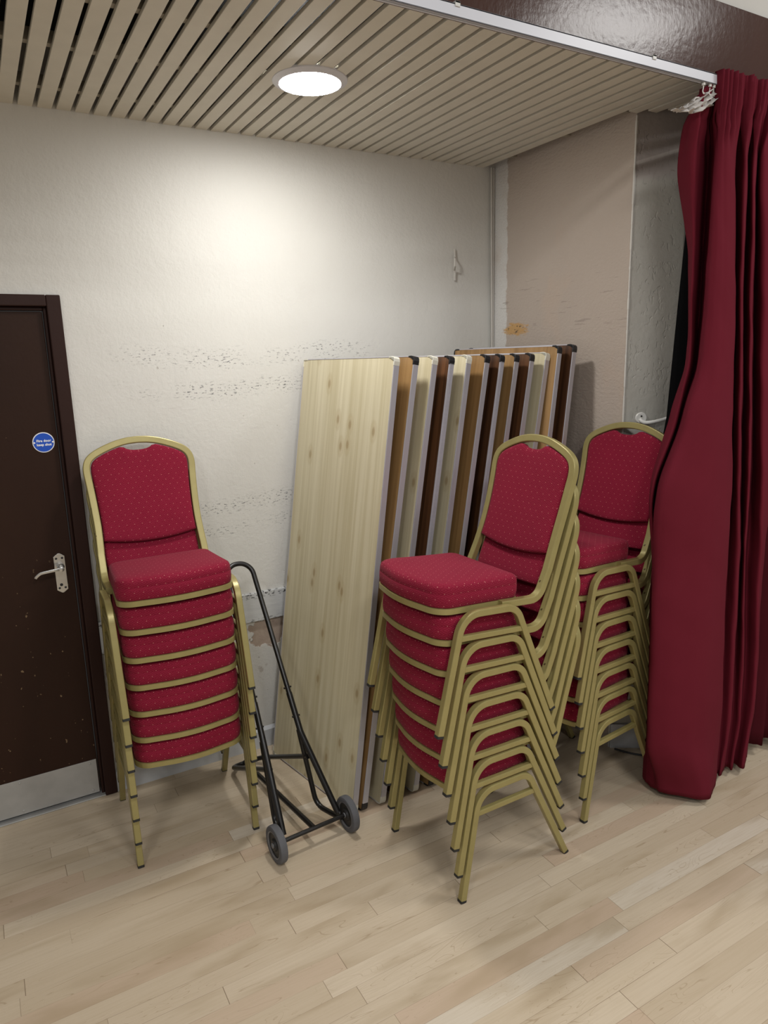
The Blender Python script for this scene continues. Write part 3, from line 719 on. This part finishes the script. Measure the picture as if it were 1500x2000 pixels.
# -------------------------------------------------------------- stage curtain
CL = [  # height, plan of the cloth from its free edge to the right (x, y)
(2.735, [(2.262, 1.73), (2.235, 1.71), (2.292, 1.70), (2.29, 1.685), (2.32, 1.68), (2.37, 1.68), (2.412, 1.69), (2.43, 1.675), (2.48, 1.69), (2.51, 1.675), (2.56, 1.69), (2.60, 1.675), (2.80, 1.69)]),
(2.5, [(2.311, 1.85), (2.249, 1.74), (2.397, 1.79), (2.311, 1.7), (2.315, 1.67), (2.368, 1.67), (2.453, 1.72), (2.415, 1.66), (2.524, 1.72), (2.478, 1.665), (2.584, 1.72), (2.535, 1.66), (2.80, 1.69)]),
(2.14, [(2.393, 1.84), (2.296, 1.75), (2.415, 1.8), (2.305, 1.69), (2.336, 1.66), (2.413, 1.67), (2.51, 1.73), (2.445, 1.66), (2.566, 1.73), (2.499, 1.66), (2.625, 1.73), (2.566, 1.65), (2.80, 1.69)]),
(1.8, [(2.398, 1.83), (2.321, 1.76), (2.421, 1.8), (2.302, 1.69), (2.341, 1.65), (2.429, 1.66), (2.541, 1.73), (2.477, 1.66), (2.601, 1.73), (2.539, 1.66), (2.666, 1.73), (2.605, 1.65), (2.80, 1.69)]),
(1.6, [(2.302, 1.81), (2.271, 1.76), (2.352, 1.8), (2.237, 1.69), (2.321, 1.64), (2.448, 1.66), (2.56, 1.73), (2.5, 1.66), (2.624, 1.73), (2.563, 1.66), (2.69, 1.73), (2.634, 1.65), (2.81, 1.69)]),
(1.3, [(2.197, 1.8), (2.16, 1.76), (2.237, 1.8), (2.125, 1.69), (2.297, 1.63), (2.458, 1.65), (2.584, 1.73), (2.533, 1.66), (2.656, 1.73), (2.594, 1.66), (2.721, 1.73), (2.671, 1.65), (2.819, 1.7)]),
(1.0, [(2.244, 1.81), (2.205, 1.77), (2.229, 1.78), (2.14, 1.7), (2.3, 1.63), (2.455, 1.64), (2.58, 1.72), (2.564, 1.66), (2.674, 1.72), (2.611, 1.66), (2.718, 1.72), (2.7, 1.65), (2.816, 1.71)]),
(0.3, [(2.289, 1.83), (2.248, 1.79), (2.221, 1.76), (2.161, 1.7), (2.298, 1.62), (2.478, 1.63), (2.587, 1.7), (2.598, 1.66), (2.674, 1.7), (2.671, 1.66), (2.745, 1.7), (2.742, 1.65), (2.849, 1.71)]),
(0.035, [(2.29, 1.835), (2.271, 1.8), (2.27, 1.76), (2.272, 1.71), (2.372, 1.6), (2.451, 1.61), (2.573, 1.68), (2.579, 1.665), (2.654, 1.7), (2.654, 1.668), (2.718, 1.7), (2.698, 1.645), (2.799, 1.69)])]
def noise1(x, s=0): return math.sin(x*1.7+s)*.5+math.sin(x*3.9+s*2.1)*.3+math.sin(x*8.3+s*.7)*.2
def build_curtain(levels, cols, rows, ztop, zbot, pleats, droop):
    Zs = [l[0] for l in levels][::-1]; rowsP = [crom([(x, y, 0) for x, y in l[1]], cols) for l in levels][::-1]
    nc = len(rowsP[0]); V = []; F = []
    for j in range(rows+1):
        t = j/rows
        def at(k): return rowsP[min(max(k,0),len(Zs)-1)]
        for c in range(nc):
            z = zbot+(ztop-droop*max(0, 1-c/(nc-1)/.21)**1.2-zbot)*t
            i = 0
            while i < len(Zs)-2 and z > Zs[i+1]: i += 1
            u = min(1, max(0, (z-Zs[i])/(Zs[i+1]-Zs[i])))
            p0, p1, p2, p3 = at(i-1)[c], at(i)[c], at(i+1)[c], at(i+2)[c]
            a = p1.lerp(p2, u*u*(3-2*u)); b = .5*((2*p1)+(p2-p0)*u+(2*p0-5*p1+4*p2-p3)*u*u+(3*p1-p0-3*p2+p3)*u**3)
            p = a.lerp(b, .6)
            s = c/(nc-1)
            hdr = min(1, max(0, (z-2.50)/.08)) if pleats else 0
            y = p.y+.012*math.sin(2*math.pi*pleats*s+.8*noise1(s*30))*hdr if pleats else p.y
            if pleats and z > 2.57:
                y = y+.004*math.sin(2*math.pi*pleats*2.3*s+1)
            if pleats: y += .006*math.exp(-((z-2.60)/.02)**2)           # stitched line of the heading
            y += .0035*noise1(s*20, z*1.3)*(1-t*.5)+.003*noise1(z*5+s*7, 2)
            zz = z
            if j == 0: zz = z+.006*noise1(s*16, 1)
            V.append((p.x+.002*noise1(z*7, s*9), y, zz))
    for j in range(rows):
        for c in range(nc-1): F.append((j*nc+c, j*nc+c+1, (j+1)*nc+c+1, (j+1)*nc+c))
    m = MB(); m.add(V, F); return m
cur = empty('stage_curtain', (2.45, 1.70, 0)); tag(cur, 'maroon pleated stage curtain bunched at the right end of the track', 'curtain')
def unp(o): 
    o.location = (-2.45, -1.70, 0); return o
o = unp(build_curtain(CL, 14, 110, 2.735, .035, 22, .115).build('drape', M['curtain'], cur, smooth=180, recalc=False))
sm = o.modifiers.new('thickness', 'SOLIDIFY'); sm.thickness = .004; sm.offset = 0
BL = [(2.58,2.53),(2.338,2.511),(2.0,2.49),(1.558,2.473),(1.4,2.445),(1.1,2.440),(.5,2.456),(.06,2.47)]
V = []; F = []; nb = 12
for z, x in BL:
    for c in range(nb+1):
        s = c/nb; V.append((x+(2.60-x)*s, 1.965-.20*s+.012*math.sin(s*9+z*2), z))
for j in range(len(BL)-1):
    for c in range(nb): F.append((j*(nb+1)+c, j*(nb+1)+c+1, (j+1)*(nb+1)+c+1, (j+1)*(nb+1)+c))
m = MB(); m.add(V, F); o = unp(m.build('lining', M['lining'], cur, smooth=180, recalc=False)); o['label'] = 'black lining hanging behind the curtain edge'
sm = o.modifiers.new('thickness', 'SOLIDIFY'); sm.thickness = .003
# crumpled white heading tape flopping over at the free end
V = []; F = []; nu, nv = 16, 7
rnd = random.Random(4)
for i in range(nu+1):
    u = i/nu; b = Vector((2.312-.195*u, 1.716+.012*u, 2.664-.066*u)); w = .046*math.sin(math.pi*min(1, .28+.72*u))**.8*(1-.25*u)+.003
    for j in range(nv+1):
        v = j/nv-.5
        V.append((b.x+v*.05+rnd.uniform(-.004,.004), b.y-.012+.013*math.sin(u*17+j*1.7)+rnd.uniform(-.005,.005), b.z+v*w*1.5+rnd.uniform(-.003,.003)))
for i in range(nu):
    for j in range(nv): F.append((i*(nv+1)+j, i*(nv+1)+j+1, (i+1)*(nv+1)+j+1, (i+1)*(nv+1)+j))
m = MB(); m.add(V, F); o = unp(m.build('heading_tape', M['tape'], cur, smooth=25, recalc=False)); o['label'] = 'crumpled white heading tape'
sm = o.modifiers.new('thickness', 'SOLIDIFY'); sm.thickness = .003
# second curtain further along
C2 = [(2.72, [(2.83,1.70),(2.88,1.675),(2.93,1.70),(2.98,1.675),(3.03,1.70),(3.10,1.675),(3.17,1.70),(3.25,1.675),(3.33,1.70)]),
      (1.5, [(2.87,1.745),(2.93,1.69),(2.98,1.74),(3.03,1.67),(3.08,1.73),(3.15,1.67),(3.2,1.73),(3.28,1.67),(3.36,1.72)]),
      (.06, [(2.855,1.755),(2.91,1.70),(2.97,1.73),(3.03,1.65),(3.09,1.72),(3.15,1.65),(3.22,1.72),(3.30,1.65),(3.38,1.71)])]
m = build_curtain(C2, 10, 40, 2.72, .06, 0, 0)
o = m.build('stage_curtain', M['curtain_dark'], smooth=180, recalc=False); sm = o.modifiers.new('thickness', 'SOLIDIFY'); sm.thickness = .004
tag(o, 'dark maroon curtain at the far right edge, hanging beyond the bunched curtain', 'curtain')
# track with its clips and gliders
tk = empty('curtain_track', (1.2, 1.70, 2.70)); tag(tk, 'white metal curtain track along the brown fascia', 'curtain track')
def off(o): o.location = (-1.2, -1.70, -2.70); return o
m = MB(); m.box(-1.5, 2.30, 1.697, 1.701, 2.694, 2.726); m.box(-1.5, 2.30, 1.697, 1.716, 2.722, 2.726); m.box(-1.5, 2.30, 1.697, 1.7035, 2.694, 2.697); m.box(-1.5, 2.30, 1.712, 1.716, 2.694, 2.726)
off(m.build('rail', M['track'], tk, bevel=.0008))
for x in (-.62, .30, 1.225, 1.98):
    m = MB(); m.box(x-.008, x+.008, 1.694, 1.752, 2.726, 2.731); m.box(x-.008, x+.008, 1.694, 1.697, 2.718, 2.731); off(m.build('clip', M['nylon'], tk, bevel=.0008))
for x in (2.235, 2.268, 2.288):
    m = MB(); m.lathe([(.006,0),(.006,.008)], (x, 1.7065, 2.686), (0,0,1), 12); m.tube(crom([(x,1.7065,2.688),(x,1.7065,2.678),(x-.004,1.705,2.668),(x,1.7035,2.660),(x+.004,1.705,2.664)], 4), .0018, 6); off(m.build('glider', M['nylon'], tk, smooth=40))
# cable on the floor behind the right stack
m = MB(); m.tube(crom([(2.40,2.09,.006),(2.43,2.03,.006),(2.47,1.98,.006),(2.53,1.93,.006),(2.62,1.90,.006),(2.75,1.90,.006)], 6), .0045, 8)
tag(m.build('floor_cable', M['black_plastic'], smooth=40), 'black cable trailing over the floor behind the right chair stack', 'cable')

# ----------------------------------------------------------------- lighting
def area(name, loc, rot, sx, sy, power, col):
    l = bpy.data.lights.new(name, 'AREA'); l.shape = 'RECTANGLE'; l.size = sx; l.size_y = sy; l.energy = power; l.color = col
    o = bpy.data.objects.new(name, l); C.objects.link(o); o.location = loc; o.rotation_euler = rot
    return o
WHT = (1.0, .99, .965)
area('hall_lamp', (3.62, .05, 3.75), (0,0,0), .9, .6, 40, WHT)
area('hall_lamp', (.6, -.9, 3.75), (0,0,0), .6, .6, 45, WHT)
area('hall_lamp', (-1.6, -.9, 3.75), (0,0,0), .6, .6, 37, WHT)
area('hall_lamp', (2.8, -2.6, 3.75), (0,0,0), .6, .6, 45, WHT)
area('hall_lamp', (0, -3.2, 3.75), (0,0,0), .6, .6, 45, WHT)
W = bpy.data.worlds.new('hall_air'); bpy.context.scene.world = W; W.use_nodes = True
W.node_tree.nodes['Background'].inputs[0].default_value = (1.0, .985, .965, 1); W.node_tree.nodes['Background'].inputs[1].default_value = .20

# ------------------------------------------------------------------- camera
cam = bpy.data.cameras.new('camera'); co = bpy.data.objects.new('camera', cam); C.objects.link(co)
yaw, pitch, roll, f = R(29.60633343), R(12.14366594), R(1.51093318), 1377.98698
fw = Vector((math.sin(yaw)*math.cos(pitch), math.cos(yaw)*math.cos(pitch), -math.sin(pitch))); r0 = Vector((math.cos(yaw), -math.sin(yaw), 0)); d = fw.cross(r0)
right = r0*math.cos(roll)+d*math.sin(roll); down = fw.cross(right)
mat = Matrix((( right.x, -down.x, -fw.x), (right.y, -down.y, -fw.y), (right.z, -down.z, -fw.z))).to_4x4(); mat.translation = Vector((0,0,1.82))
co.matrix_world = mat
cam.sensor_fit = 'HORIZONTAL'; cam.sensor_width = 36; cam.lens = 36*f/1500; cam.clip_start = .02
sc = bpy.context.scene; sc.camera = co
sc.view_settings.view_transform = 'Standard'; sc.view_settings.look = 'None'; sc.view_settings.gamma = 1; sc.view_settings.exposure = 0.27
try: sc.view_settings.use_curve_mapping = False
except Exception: pass
